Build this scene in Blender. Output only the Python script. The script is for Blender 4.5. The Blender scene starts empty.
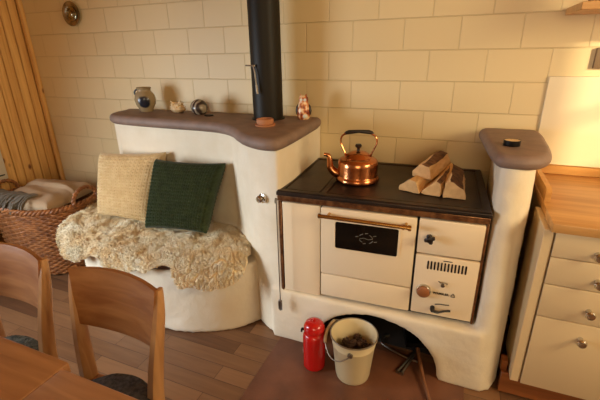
import bpy, bmesh, math, random
from math import sin, cos, pi, sqrt, radians
from mathutils import Vector, Matrix, noise
random.seed(7)
SC = bpy.context.scene
COL = SC.collection

# ------------------------------------------------------------------ camera
cam_d = bpy.data.cameras.new('camera'); cam = bpy.data.objects.new('camera', cam_d); COL.objects.link(cam)
cam_d.sensor_width = 36.0; cam_d.lens = 36.0*386.38/600.0; cam_d.clip_start = .02
Rc = ((0.92428, 0.381346, -0.016791), (0.122583, -0.338192, -0.933059), (-0.361497, 0.860350, -0.359331))
mw = Matrix((Rc[0], tuple(-v for v in Rc[1]), Rc[2])).transposed()
mw.col[2] = -mw.col[2]
mw = mw.to_4x4(); mw.translation = (0.7043, -2.15, 1.4368)
cam.matrix_world = mw
SC.camera = cam

# ------------------------------------------------------------------ world, sun, window and fill light, exposure
W = bpy.data.worlds.new('world'); SC.world = W; W.use_nodes = True
W.node_tree.nodes['Background'].inputs[0].default_value = (.55, .70, 1, 1)
W.node_tree.nodes['Background'].inputs[1].default_value = 1.0
def light(name, kind, loc, target, energy, color, **k):
    d = bpy.data.lights.new(name, kind); d.energy = energy; d.color = color
    for a, v in k.items(): setattr(d, a, v)
    o = bpy.data.objects.new(name, d); COL.objects.link(o); o.location = loc
    o.rotation_euler = (Vector(target)-Vector(loc)).to_track_quat('-Z', 'Y').to_euler()
    return o
light('sun', 'SUN', (4.3, -3.6, 2.6), (4.3-1.5, -3.6+1.7, 2.6-.65), 4.2, (1, .84, .50), angle=radians(2.2))
light('right_window_light', 'AREA', (2.68, -1.25, 1.75), (0.0, -.5, .9), 42, (1, .79, .46), shape='RECTANGLE', size=.9, size_y=.7)
light('left_window_light', 'AREA', (-2.30, -2.20, 1.0), (-.5, -.75, .05), 28, (.82, .92, 1), spread=radians(112), shape='RECTANGLE', size=.9, size_y=.9)
light('rear_fill_light', 'AREA', (1.2, -4.05, 1.75), (.4, 0, .6), 27, (1, .83, .52), shape='RECTANGLE', size=1.2, size_y=.9)  # soft fill added behind the camera; the rear wall has no window
SC.view_settings.view_transform = 'Standard'; SC.view_settings.look = 'None'
SC.view_settings.gamma = 1; SC.view_settings.use_curve_mapping = False
SC.view_settings.exposure = 0.0

# ------------------------------------------------------------------ helpers
def srgb(r, g, b):
    f = lambda c: (c/255/12.92) if c/255 <= .04045 else ((c/255+.055)/1.055)**2.4
    return (f(r), f(g), f(b), 1)
class NT:
    def __init__(s, name):
        s.m = bpy.data.materials.new(name); s.m.use_nodes = True
        s.t = s.m.node_tree; s.b = s.t.nodes['Principled BSDF']
    def n(s, ty, **k):
        x = s.t.nodes.new(ty)
        for a, v in k.items():
            if a.startswith('_'): x.inputs[a[1:].replace('_', ' ')].default_value = v
            else: setattr(x, a, v)
        return x
    def l(s, a, b): s.t.links.new(a, b)
def mat(name, c, rough=.6, metal=0.0, c2=None, scale=8, stretch=(1, 1, 1), bump=0.0, bscale=None, detail=4, coords='Object', lo=.35, hi=.65, **k):
    """principled material, optional noise mix between two colours and noise bump"""
    q = NT(name); b = q.b
    b.inputs['Base Color'].default_value = c; b.inputs['Roughness'].default_value = rough; b.inputs['Metallic'].default_value = metal
    for a, v in k.items(): b.inputs[a.replace('_', ' ')].default_value = v
    if c2 or bump:
        tc = q.n('ShaderNodeTexCoord'); mp = q.n('ShaderNodeMapping'); mp.inputs['Scale'].default_value = stretch
        q.l(tc.outputs[coords], mp.inputs[0])
    if c2:
        nz = q.n('ShaderNodeTexNoise', _Scale=scale, _Detail=detail); q.l(mp.outputs[0], nz.inputs['Vector'])
        r = q.n('ShaderNodeValToRGB'); r.color_ramp.elements[0].position = lo; r.color_ramp.elements[1].position = hi
        r.color_ramp.elements[0].color = c; r.color_ramp.elements[1].color = c2
        q.l(nz.outputs['Fac'], r.inputs[0]); q.l(r.outputs[0], b.inputs['Base Color'])
    if bump:
        nb = q.n('ShaderNodeTexNoise', _Scale=bscale or scale, _Detail=detail); q.l(mp.outputs[0], nb.inputs['Vector'])
        bp = q.n('ShaderNodeBump', _Strength=bump, _Distance=.01); q.l(nb.outputs['Fac'], bp.inputs['Height']); q.l(bp.outputs[0], b.inputs['Normal'])
    return q.m
def wood(name, c1, c2, axis='X', scale=5, rough=.45, ratio=.06, bump=.15, spec=.4):
    st = {'X': (ratio, 1, 1), 'Y': (1, ratio, 1), 'Z': (1, 1, ratio)}[axis]
    q = NT(name); b = q.b
    tc = q.n('ShaderNodeTexCoord'); mp = q.n('ShaderNodeMapping'); mp.inputs['Scale'].default_value = st
    q.l(tc.outputs['Object'], mp.inputs[0])
    n1 = q.n('ShaderNodeTexNoise', _Scale=scale*9, _Detail=6, _Distortion=.6); q.l(mp.outputs[0], n1.inputs['Vector'])
    n2 = q.n('ShaderNodeTexNoise', _Scale=scale*1.7, _Detail=2); q.l(mp.outputs[0], n2.inputs['Vector'])
    mx = q.n('ShaderNodeMath', operation='MULTIPLY_ADD'); mx.inputs[1].default_value = .6
    q.l(n1.outputs['Fac'], mx.inputs[0])
    m2 = q.n('ShaderNodeMath', operation='MULTIPLY'); m2.inputs[1].default_value = .4; q.l(n2.outputs['Fac'], m2.inputs[0]); q.l(m2.outputs[0], mx.inputs[2])
    r = q.n('ShaderNodeValToRGB'); r.color_ramp.elements[0].position = .36; r.color_ramp.elements[1].position = .64
    r.color_ramp.elements[0].color = c1; r.color_ramp.elements[1].color = c2
    q.l(mx.outputs[0], r.inputs[0]); q.l(r.outputs[0], b.inputs['Base Color'])
    b.inputs['Roughness'].default_value = rough; b.inputs['Specular IOR Level'].default_value = spec
    bp = q.n('ShaderNodeBump', _Strength=bump, _Distance=.004); q.l(n1.outputs['Fac'], bp.inputs['Height']); q.l(bp.outputs[0], b.inputs['Normal'])
    return q.m

def box(bm, a, b, bev=0, seg=2):
    """axis aligned box from corner a to corner b"""
    t = bmesh.new()
    r = bmesh.ops.create_cube(t, size=1)
    for v in t.verts:
        v.co = Vector([(a[i]+b[i])/2 + v.co[i]*(b[i]-a[i]) for i in range(3)])
    if bev: bmesh.ops.bevel(t, geom=t.edges[:], offset=bev, segments=seg, affect='EDGES', profile=.5)
    merge(bm, t)
def merge(bm, t, M=None):
    if M is not None: bmesh.ops.transform(t, matrix=M, verts=t.verts[:])
    me = bpy.data.meshes.new('tmp'); t.to_mesh(me); t.free(); bm.from_mesh(me); bpy.data.meshes.remove(me)
def lathe(bm, prof, loc=(0, 0, 0), seg=40, M=None, squash=1.0):
    t = bmesh.new(); rings = []
    for r, z in prof:
        if r < 1e-5: rings.append([t.verts.new((0, 0, z))])
        else: rings.append([t.verts.new((r*cos(2*pi*i/seg), squash*r*sin(2*pi*i/seg), z)) for i in range(seg)])
    for A, B in zip(rings, rings[1:]):
        for i in range(seg):
            j = (i+1) % seg
            if len(A) == 1 and len(B) == 1: continue
            if len(A) == 1: t.faces.new((A[0], B[j], B[i]))
            elif len(B) == 1: t.faces.new((A[i], A[j], B[0]))
            else: t.faces.new((A[i], A[j], B[j], B[i]))
    bmesh.ops.recalc_face_normals(t, faces=t.faces[:])
    merge(bm, t, (Matrix.Translation(loc) @ (M or Matrix.Identity(4))))
def tube(bm, pts, r, seg=10, closed=False, flat=1.0):
    pts = [Vector(p) for p in pts]; n = len(pts)
    rs = r if isinstance(r, (list, tuple)) else [r]*n
    up = None; rings = []
    for i, p in enumerate(pts):
        if closed: d = pts[(i+1) % n]-pts[i-1]
        else: d = pts[min(i+1, n-1)]-pts[max(i-1, 0)]
        d.normalize()
        if up is None: up = Vector((0, 0, 1)) if abs(d.z) < .9 else Vector((0, 1, 0))
        s = d.cross(up); s.normalize(); up = s.cross(d); up.normalize()
        rings.append([bm.verts.new(p+(s*cos(2*pi*k/seg)+up*sin(2*pi*k/seg)*flat)*rs[i]) for k in range(seg)])
    m = n if closed else n-1
    for i in range(m):
        A = rings[i]; B = rings[(i+1) % n]
        for k in range(seg):
            l = (k+1) % seg; bm.faces.new((A[k], A[l], B[l], B[k]))
    if not closed:
        bm.faces.new(rings[0][::-1]); bm.faces.new(rings[-1])
def prism(bm, poly, z0, z1, axis='Z', bev=0, seg=4):
    """extruded polygon, axis Z: poly=(x,y); axis Y: poly=(x,z) from y=z0 to z1; axis X: poly=(y,z)"""
    t = bmesh.new()
    f = {'Z': lambda p, h: (p[0], p[1], h), 'Y': lambda p, h: (p[0], h, p[1]), 'X': lambda p, h: (h, p[0], p[1])}[axis]
    A = [t.verts.new(f(p, z0)) for p in poly]; B = [t.verts.new(f(p, z1)) for p in poly]
    t.faces.new(A); t.faces.new(B)
    for i in range(len(poly)):
        j = (i+1) % len(poly); t.faces.new((A[i], A[j], B[j], B[i]))
    bmesh.ops.recalc_face_normals(t, faces=t.faces[:])
    if bev:
        es = [e for e in t.edges if all(len(fc.verts) > 4 for fc in e.link_faces[:1]) or any(len(fc.verts) > 4 for fc in e.link_faces)]
        bmesh.ops.bevel(t, geom=es, offset=bev, segments=seg, affect='EDGES', profile=.5)
    merge(bm, t)
def smooth_loop(pts, n=6):
    """closed catmull-rom through 2d points"""
    out = []; N = len(pts)
    for i in range(N):
        p0, p1, p2, p3 = [Vector(pts[(i+k-1) % N]) for k in range(4)]
        for k in range(n):
            t = k/n
            out.append(tuple(.5*((2*p1)+(p2-p0)*t+(2*p0-5*p1+4*p2-p3)*t*t+(3*p1-p0-3*p2+p3)*t**3)))
    return out
def spline(pts, n=6):
    out = []; N = len(pts); P = [Vector(p) for p in pts]
    for i in range(N-1):
        p0 = P[max(i-1, 0)]; p1 = P[i]; p2 = P[i+1]; p3 = P[min(i+2, N-1)]
        for k in range(n):
            t = k/n; out.append(.5*((2*p1)+(p2-p0)*t+(2*p0-5*p1+4*p2-p3)*t*t+(3*p1-p0-3*p2+p3)*t**3))
    out.append(P[-1]); return out
def obj(name, bm, m, parent=None, off=(0, 0, 0), smooth=True, angle=40):
    """links a bmesh as ONE mesh object; geometry is moved by off into its parent's space"""
    if any(off): bmesh.ops.translate(bm, vec=off, verts=bm.verts[:])
    me = bpy.data.meshes.new(name); bm.to_mesh(me); bm.free()
    return link_mesh(name, me, m, parent, smooth, angle)
def link_mesh(name, me, m, parent=None, smooth=True, angle=40):
    if m: me.materials.append(m)
    if smooth:
        for p in me.polygons: p.use_smooth = True
        try: me.set_sharp_from_angle(angle=radians(angle))
        except Exception: pass
    o = bpy.data.objects.new(name, me); COL.objects.link(o)
    if parent: o.parent = parent
    return o
def thing(name, label, cat, loc=(0, 0, 0), rotz=0, group=None):
    o = bpy.data.objects.new(name, None); COL.objects.link(o); o.empty_display_size = .1
    o.location = loc; o.rotation_euler = (0, 0, rotz)
    return tag(o, label, cat, group)
def tag(o, label, cat, group=None):
    o['label'] = label; o['category'] = cat
    if group: o['group'] = group
    return o
def struct(name, bm, m, smooth=False, label=None):
    o = obj(name, bm, m, None, smooth=smooth); o['kind'] = 'structure'
    if label: o['label'] = label
    return o
def single(name, bm, m, label, cat, loc, group=None, smooth=True, rotz=0):
    """a thing that is one mesh; geometry given around its own base"""
    o = obj(name, bm, m, None, smooth=smooth); o.location = loc; o.rotation_euler = (0, 0, rotz)
    return tag(o, label, cat, group)
def copy_tree(o, parent=None):
    c = o.copy(); COL.objects.link(c)
    if parent: c.parent = parent
    for ch in [x for x in o.children]: copy_tree(ch, c)
    return c
BM = bmesh.new
neg = lambda v: tuple(-x for x in v)

# ------------------------------------------------------------------ materials
def wall_mat():
    q = NT('painted_block_wall'); b = q.b
    g = q.n('ShaderNodeNewGeometry'); s = q.n('ShaderNodeSeparateXYZ'); q.l(g.outputs['Position'], s.inputs[0])
    ax = q.n('ShaderNodeMath', operation='ADD'); ax.inputs[1].default_value = 1.9943+20*.264116; q.l(s.outputs['X'], ax.inputs[0])
    az = q.n('ShaderNodeMath', operation='ADD'); az.inputs[1].default_value = 20*.149253-1.58025; q.l(s.outputs['Z'], az.inputs[0])
    c = q.n('ShaderNodeCombineXYZ'); q.l(ax.outputs[0], c.inputs[0]); q.l(az.outputs[0], c.inputs[1])
    br = q.n('ShaderNodeTexBrick', offset=.5, offset_frequency=2, squash=1)
    for k, v in (('Scale', 1), ('Mortar Size', .0035), ('Mortar Smooth', .6), ('Bias', 0), ('Brick Width', .264116), ('Row Height', .149253)): br.inputs[k].default_value = v
    br.inputs['Color1'].default_value = srgb(224, 202, 156); br.inputs['Color2'].default_value = srgb(220, 197, 150); br.inputs['Mortar'].default_value = srgb(211, 188, 141)
    q.l(c.outputs[0], br.inputs['Vector']); q.l(br.outputs['Color'], b.inputs['Base Color'])
    nz = q.n('ShaderNodeTexNoise', _Scale=60, _Detail=3); q.l(g.outputs['Position'], nz.inputs['Vector'])
    inv = q.n('ShaderNodeMath', operation='MULTIPLY_ADD'); inv.inputs[1].default_value = -1; q.l(br.outputs['Fac'], inv.inputs[0])
    m = q.n('ShaderNodeMath', operation='MULTIPLY'); m.inputs[1].default_value = .06; q.l(nz.outputs['Fac'], m.inputs[0]); q.l(m.outputs[0], inv.inputs[2])
    bp = q.n('ShaderNodeBump', _Strength=.7, _Distance=.004); q.l(inv.outputs[0], bp.inputs['Height']); q.l(bp.outputs[0], b.inputs['Normal'])
    b.inputs['Roughness'].default_value = .5
    return q.m
def floor_mat():
    q = NT('oak_parquet'); b = q.b
    g = q.n('ShaderNodeNewGeometry')
    mp0 = q.n('ShaderNodeMapping'); q.l(g.outputs['Position'], mp0.inputs[0])
    br = q.n('ShaderNodeTexBrick', offset=.37, offset_frequency=2)
    for k, v in (('Scale', 1), ('Mortar Size', .0012), ('Mortar Smooth', .1), ('Brick Width', .62), ('Row Height', .085)): br.inputs[k].default_value = v
    br.inputs['Color1'].default_value = (0, 0, 0, 1); br.inputs['Color2'].default_value = (1, 1, 1, 1); br.inputs['Mortar'].default_value = (.5, .5, .5, 1)
    q.l(mp0.outputs[0], br.inputs['Vector'])
    mp = q.n('ShaderNodeMapping'); mp.inputs['Scale'].default_value = (.08, 1, 1); q.l(g.outputs['Position'], mp.inputs[0])
    add = q.n('ShaderNodeVectorMath', operation='ADD'); q.l(mp.outputs[0], add.inputs[0]); q.l(br.outputs['Color'], add.inputs[1])
    n1 = q.n('ShaderNodeTexNoise', _Scale=55, _Detail=5, _Distortion=.4); q.l(add.outputs[0], n1.inputs['Vector'])
    mx = q.n('ShaderNodeMix', data_type='RGBA'); mx.inputs['Factor'].default_value = .55
    q.l(n1.outputs['Fac'], mx.inputs['A']); q.l(br.outputs['Color'], mx.inputs['B'])
    r = q.n('ShaderNodeValToRGB'); e = r.color_ramp.elements; e[0].position = .22; e[1].position = .78
    e[0].color = srgb(88, 58, 38); e[1].color = srgb(134, 96, 64); q.l(mx.outputs['Result'], r.inputs[0])
    m2 = q.n('ShaderNodeMix', data_type='RGBA'); q.l(br.outputs['Fac'], m2.inputs['Factor']); q.l(r.outputs[0], m2.inputs['A']); m2.inputs['B'].default_value = srgb(60, 34, 18)
    q.l(m2.outputs['Result'], b.inputs['Base Color']); b.inputs['Roughness'].default_value = .42; b.inputs['Specular IOR Level'].default_value = .45
    inv = q.n('ShaderNodeMath', operation='MULTIPLY'); inv.inputs[1].default_value = -1; q.l(br.outputs['Fac'], inv.inputs[0])
    bp = q.n('ShaderNodeBump', _Strength=.5, _Distance=.002); q.l(inv.outputs[0], bp.inputs['Height']); q.l(bp.outputs[0], b.inputs['Normal'])
    return q.m
def pine_mat():
    q = NT('knotty_pine'); b = q.b
    tc = q.n('ShaderNodeTexCoord'); mp = q.n('ShaderNodeMapping'); mp.inputs['Scale'].default_value = (1, 1, .05); q.l(tc.outputs['Object'], mp.inputs[0])
    n1 = q.n('ShaderNodeTexNoise', _Scale=40, _Detail=5, _Distortion=.8); q.l(mp.outputs[0], n1.inputs['Vector'])
    r = q.n('ShaderNodeValToRGB'); e = r.color_ramp.elements; e[0].position = .3; e[1].position = .7
    e[0].color = srgb(204, 150, 82); e[1].color = srgb(234, 186, 114); q.l(n1.outputs['Fac'], r.inputs[0])
    mpk = q.n('ShaderNodeMapping'); mpk.inputs['Scale'].default_value = (1, 1, .6); q.l(tc.outputs['Object'], mpk.inputs[0])
    vo = q.n('ShaderNodeTexVoronoi', _Scale=7.5); q.l(mpk.outputs[0], vo.inputs['Vector'])
    rk = q.n('ShaderNodeValToRGB'); k = rk.color_ramp.elements; k[0].position = .06; k[1].position = .13; k[0].color = (1, 1, 1, 1); k[1].color = (0, 0, 0, 1)
    q.l(vo.outputs['Distance'], rk.inputs[0])
    mx = q.n('ShaderNodeMix', data_type='RGBA'); q.l(rk.outputs[0], mx.inputs['Factor']); q.l(r.outputs[0], mx.inputs['A']); mx.inputs['B'].default_value = srgb(112, 58, 24)
    q.l(mx.outputs['Result'], b.inputs['Base Color']); b.inputs['Roughness'].default_value = .5
    return q.m
M = {}
M['wall'] = wall_mat(); M['floor'] = floor_mat(); M['pine'] = pine_mat()
M['plaster'] = mat('lime_plaster', srgb(232, 220, 197), .75, c2=srgb(224, 209, 182), scale=5, bump=.35, bscale=26)
M['white_plaster'] = mat('white_room_plaster', srgb(226, 214, 192), .8)
M['ceiling'] = wood('pine_ceiling', srgb(196, 142, 84), srgb(220, 170, 108), 'X')
M['slab'] = mat('brown_cast_stone', srgb(122, 100, 88), .62, c2=srgb(136, 112, 98), scale=14, bump=.12, bscale=60)
M['seat_slab'] = mat('brown_seat_slab', srgb(86, 62, 50), .55)
M['hearth'] = mat('copper_brown_hearth', srgb(122, 78, 56), .40, c2=srgb(92, 58, 42), scale=6, detail=8, bump=.06, bscale=90, lo=.3, hi=.7)
M['enamel'] = mat('cream_enamel', srgb(238, 217, 184), .22, Specular_IOR_Level=.5)
M['iron'] = mat('dark_cooktop_iron', srgb(44, 36, 32), .42, .55, c2=srgb(66, 50, 40), scale=9, bump=.06, bscale=70)
M['black'] = mat('black_paint', srgb(20, 18, 17), .4)
M['arch_shade'] = mat('dark_arch_shade', srgb(38, 30, 26), .9)  # near-black colour standing in for the shade under the arch
M['rust'] = mat('brown_edge_metal', srgb(150, 104, 66), .38, .7, c2=srgb(100, 64, 40), scale=40)
M['brass'] = mat('aged_brass', srgb(196, 152, 88), .26, 1.0)
M['steel'] = mat('polished_steel', srgb(205, 200, 190), .18, 1.0)
M['dull_steel'] = mat('dull_steel', srgb(150, 142, 130), .4, 1.0)
M['glass_black'] = mat('black_oven_glass', srgb(14, 12, 11), .08, Specular_IOR_Level=.6)
M['white_mark'] = mat('pale_print', srgb(215, 210, 195), .5)
M['pipe'] = mat('black_flue_paint', srgb(30, 25, 16), .5, 0.0, Specular_IOR_Level=.22)
M['copper'] = mat('hammered_copper', srgb(206, 140, 92), .22, 1.0, c2=srgb(180, 112, 70), scale=5, bump=.05, bscale=40)
M['grip'] = mat('black_grip', srgb(28, 22, 20), .35)
M['bark'] = mat('brown_bark', srgb(120, 84, 54), .9, c2=srgb(76, 52, 36), scale=30, bump=.6, bscale=60)
M['split'] = wood('split_beech', srgb(206, 164, 108), srgb(234, 198, 142), 'Y', 7, .8, .08, .4)
M['endgrain'] = mat('sawn_end', srgb(218, 178, 124), .8, c2=srgb(198, 154, 102), scale=30)
M['wool'] = mat('cream_knit_wool', srgb(236, 212, 166), .95, c2=srgb(226, 198, 150), scale=30, bump=.4, bscale=300, Sheen_Weight=.15)
M['green'] = mat('dark_green_knit_wool', srgb(56, 70, 36), .95, c2=srgb(42, 56, 28), scale=30, bump=.4, bscale=300, Sheen_Weight=.1)
M['hide'] = mat('sheepskin_base', srgb(240, 214, 170), 1)
M['fur'] = mat('sheepskin_fur', srgb(246, 220, 174), .85, c2=srgb(252, 240, 212), scale=9, lo=.4, hi=.62, Sheen_Weight=.1)
M['wicker'] = mat('brown_wicker', srgb(172, 112, 62), .5, c2=srgb(122, 74, 40), scale=26, detail=3, bump=.2, bscale=90)
M['throw'] = mat('beige_throw', srgb(188, 164, 134), .95, c2=srgb(170, 142, 110), scale=5, bump=.3, bscale=260)
M['fringe'] = mat('grey_fringe', srgb(112, 106, 96), .95)
M['beech'] = wood('beech_chair', srgb(156, 110, 68), srgb(188, 142, 94), 'Z', 5, .33, .08, .08, .5)
M['beech_h'] = wood('beech_panel', srgb(132, 80, 40), srgb(160, 108, 62), 'X', 5, .33, .08, .08, .5)  # darker than the chair wood: shade on the backrests put into the colour
M['table'] = wood('oiled_table_top', srgb(138, 94, 60), srgb(174, 126, 84), 'X', 4, .38, .08, .08, .45)
M['counter'] = wood('oiled_worktop', srgb(186, 132, 70), srgb(216, 164, 98), 'X', 4, .35, .07, .05, .45)
M['cabinet'] = mat('cream_lacquer', srgb(220, 194, 150), .42)
M['panel'] = mat('cream_splashback', srgb(228, 212, 180), .3)
M['plinth'] = wood('brown_plinth', srgb(120, 66, 30), srgb(156, 92, 46), 'X', 4, .45)
M['red'] = mat('red_enamel', srgb(190, 22, 20), .22, Coat_Weight=.4)
M['bucket'] = mat('cream_bucket_enamel', srgb(218, 200, 160), .35)
M['cone'] = mat('pine_cone_brown', srgb(62, 44, 36), .8, c2=srgb(92, 68, 54), scale=60)
M['terracotta'] = mat('terracotta', srgb(180, 120, 80), .75)
M['shell'] = mat('cream_shell', srgb(226, 200, 156), .6, c2=srgb(198, 164, 116), scale=40)
M['felt'] = mat('grey_felt', srgb(78, 72, 68), .95, c2=srgb(48, 44, 42), scale=70, bump=.5, bscale=150)
M['melange'] = mat('grey_green_pad', srgb(92, 92, 76), .95, c2=srgb(52, 54, 44), scale=60, bump=.5, bscale=150)
M['pewter'] = mat('dark_pewter', srgb(170, 158, 128), .32, 1.0, c2=srgb(110, 100, 78), scale=20)
M['ash_handle'] = mat('brown_handle', srgb(130, 84, 54), .6)
M['brush'] = mat('black_iron_tool', srgb(34, 30, 28), .45, .7)
M['white'] = mat('white_lacquer', srgb(206, 196, 178), .4)
M['black_cloth'] = mat('black_cloth', srgb(20, 19, 20), .9, bump=.3, bscale=60)
M['green_box'] = mat('green_crate_plastic', srgb(22, 52, 30), .5)

# ------------------------------------------------------------------ the room
H = 2.5; XL = -2.41; XR = 2.8; YR = -4.2
b = BM(); box(b, (XL-.2, 0, 0), (XR+.2, .2, H)); struct('wall_back', b, M['wall'])
b = BM(); box(b, (XL-.2, YR-.2, -.1), (XR+.2, .2, 0)); struct('floor', b, M['floor'])
b = BM(); box(b, (XL-.2, YR-.2, H), (XR+.2, .2, H+.1)); struct('ceiling', b, M['ceiling'])
# right wall with the window the sun comes through
y0, y1, z0, z1 = -2.01, -.9, 1.55, 2.24
b = BM()
box(b, (XR, YR, 0), (XR+.12, y0, H)); box(b, (XR, y1, 0), (XR+.12, 0, H)); box(b, (XR, y0, 0), (XR+.12, y1, z0)); box(b, (XR, y0, z1), (XR+.12, y1, H))
struct('wall_right', b, M['white_plaster'])
b = BM()
box(b, (XR+.03, y0, 1.83), (XR+.07, y1, 1.855)); box(b, (XR+.03, -1.57, z0), (XR+.07, -1.54, z1))
struct('window_1', b, M['white'])
# left wall of pine boards, in front part a window opening
b = BM()
box(b, (XL-.12, YR, 0), (XL-.03, -2.65, H)); box(b, (XL-.12, -1.65, 0), (XL-.03, 0, H)); box(b, (XL-.12, -2.65, 0), (XL-.03, -1.65, .65)); box(b, (XL-.12, -2.65, 1.75), (XL-.03, -1.65, H))
yy = -.028
while yy > YR:
    w = .066
    for za, zb in (((0, H),) if not (-2.65 < yy-w/2 < -1.65) else ((0, .65), (1.75, H))):
        box(b, (XL-.035, yy-w+.003, za), (XL, yy-.003, zb), .004, 1)
    yy -= w
struct('wall_left', b, M['pine'])
b = BM(); box(b, (XL, -.03, 0), (XL+.035, -.001, H), .004, 1); struct('trim_1', b, M['pine'])
b = BM(); box(b, (XL-.08, -2.65, 1.18), (XL-.05, -1.65, 1.22)); box(b, (XL-.08, -2.17, .65), (XL-.05, -2.13, 1.75)); struct('window_2', b, M['white'])
b = BM(); box(b, (XL-.2, YR-.12, 0), (XR+.2, YR, H)); struct('wall_rear', b, M['white_plaster'])
# hearth plate let into the floor
b = BM(); box(b, (-.052, -1.75, 0), (.862, -.55, .005), .001, 1); struct('trim_2', b, M['hearth'], label='brown hearth plate let into the wood floor before the cooker')

# ------------------------------------------------------------------ masonry heater
def loft(bm, P0, P1, z0, z1):
    A = [bm.verts.new((x, y, z0)) for x, y in P0]; B = [bm.verts.new((x, y, z1)) for x, y in P1]
    f = [bm.faces.new(A), bm.faces.new(B)]
    for i in range(len(A)):
        j = (i+1) % len(A); f.append(bm.faces.new((A[i], A[j], B[j], B[i])))
    bmesh.ops.recalc_face_normals(bm, faces=f)
HL = (-.5, -.3, 0)
heater = thing('masonry_heater', 'cream plastered masonry heater with curved bench, backrest wall and brown stone slabs', 'masonry heater', HL)
ho = neg(HL)
def plaster(name, b, size=.012):
    o = obj(name, b, M['plaster'], heater, ho)
    r = o.modifiers.new('soft', 'REMESH'); r.mode = 'VOXEL'; r.voxel_size = size; r.use_smooth_shade = True
    s = o.modifiers.new('smooth', 'SMOOTH'); s.factor = .6; s.iterations = 7
    tx = bpy.data.textures.new(name+'_lumps', 'CLOUDS'); tx.noise_scale = .16
    d = o.modifiers.new('lumps', 'DISPLACE'); d.texture = tx; d.strength = .008; d.mid_level = .5; d.texture_coords = 'LOCAL'
    return o
b = BM()
body = [(-1.415, -.004), (-1.415, -.20), (-1.39, -.245), (-1.34, -.262), (-.70, -.285), (-.56, -.30), (-.45, -.335), (-.37, -.40), (-.30, -.49), (-.235, -.555), (-.16, -.605), (-.09, -.635), (-.030, -.648), (-.030, -.50), (-.055, -.004)]
prism(b, [(x, y if y < -.4 or y > -.1 else y-.03) for x, y in body], 0.0, 1.045)
# plinth below the cooker with its arch
arch = [(.145+.296-.296*cos(pi*i/28), .268*sin(pi*i/28)**.85) for i in range(29)]
front = [(-.10, 0)] + [(.145, 0)] + arch[1:-1] + [(.737, 0), (.90, 0), (.90, .306), (-.10, .306)]
prism(b, front, -.652, -.50, 'Y')
box(b, (-.10, -.52, .27), (.9, -.004, .306)); box(b, (-.10, -.52, 0), (.06, -.004, .29)); box(b, (.80, -.52, 0), (.9, -.004, .29)); box(b, (0, -.06, 0), (.9, -.004, .29))
# right pillar
pb = [(.872, -.004), (.866, -.56), (.868, -.625), (.885, -.652), (.925, -.655), (.965, -.625), (.993, -.56), (1.012, -.44), (1.022, -.28), (1.025, -.004)]
loft(b, pb, [(x-.004, y*.90 if y < -.1 else y) for x, y in pb], 0, 1.04)
plaster('heater_body', b)
b = BM()
def sell(cx, cy, a, bb, n, N=72, ymax=-.06):
    o = []
    for i in range(N):
        t = pi+pi*i/(N-1); c, s = cos(t), sin(t)
        o.append((cx+a*math.copysign(abs(c)**(2/n), c), cy-bb*abs(s)**(2/n)))
    return o
bl = sell(-.86, -.27, .695, .565, 2.5)
prism(b, bl+[(-.17, -.1), (-1.555, -.1)], 0, .385)
plaster('bench_base', b)
b = BM()
bl2 = sell(-.90, -.27, .62, .574, 2.5, 48)
prism(b, bl2, .386, .415, bev=.008, seg=3)
obj('bench_seat', b, M['seat_slab'], heater, ho)
b = BM()
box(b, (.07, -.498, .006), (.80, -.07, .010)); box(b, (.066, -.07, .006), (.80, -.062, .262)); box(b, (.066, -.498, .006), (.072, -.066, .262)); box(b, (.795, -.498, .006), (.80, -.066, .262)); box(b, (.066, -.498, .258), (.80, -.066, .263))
obj('arch_shade_lining', b, M['arch_shade'], heater, ho, smooth=False)  # dark sheets added to deepen the shade inside the arch
# cover slabs
def rounded_slab(poly, z0, z1, r, steps=5):
    """slab with a rolled edge: stacked insets of the outline"""
    t = BM(); N = len(poly)
    P = [Vector(p) for p in poly]
    nrm = []
    for i in range(N):
        d = (P[(i+1) % N]-P[i-1]).normalized(); nrm.append(Vector((d.y, -d.x)))
    area = sum(P[i].x*P[(i+1) % N].y-P[(i+1) % N].x*P[i].y for i in range(N))
    sg = -1 if area > 0 else 1      # inward direction
    rings = []
    lev = []
    for k in range(steps+1):
        a = pi/2*k/steps; lev.append((r*(1-sin(a)), z0+r*(1-cos(a))))
    for k in range(steps+1):
        a = pi/2*(1-k/steps); lev.append((r*(1-sin(a)), z1-r*(1-cos(a))))
    for ins, z in lev:
        rings.append([t.verts.new((P[i].x+sg*nrm[i].x*ins, P[i].y+sg*nrm[i].y*ins, z)) for i in range(N)])
    for A, B in zip(rings, rings[1:]):
        for i in range(N): t.faces.new((A[i], A[(i+1) % N], B[(i+1) % N], B[i]))
    t.faces.new(rings[0]); t.faces.new(rings[-1])
    bmesh.ops.recalc_face_normals(t, faces=t.faces[:])
    return t
sl = smooth_loop([(-1.42, -.05), (-1.44, -.14), (-1.415, -.26), (-1.345, -.335), (-1.20, -.365), (-.9, -.38), (-.64, -.385), (-.49, -.41), (-.38, -.475), (-.30, -.555), (-.22, -.625), (-.13, -.672), (-.055, -.678), (-.014, -.64), (-.008, -.5), (-.018, -.25), (-.03, -.09), (-.07, -.04), (-.3, -.03), (-1.0, -.03)], 6)
obj('cover_slab', rounded_slab(sl, 1.026, 1.085, .028), M['slab'], heater, ho)
sr = smooth_loop([(.80, -.05), (.80, -.2), (.815, -.40), (.830, -.54), (.850, -.592), (.90, -.608), (.96, -.600), (1.005, -.565), (1.035, -.49), (1.05, -.3), (1.045, -.05), (.93, -.03)], 6)
obj('pillar_slab', rounded_slab(sr, 1.016, 1.072, .028), M['slab'], heater, ho)
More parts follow.
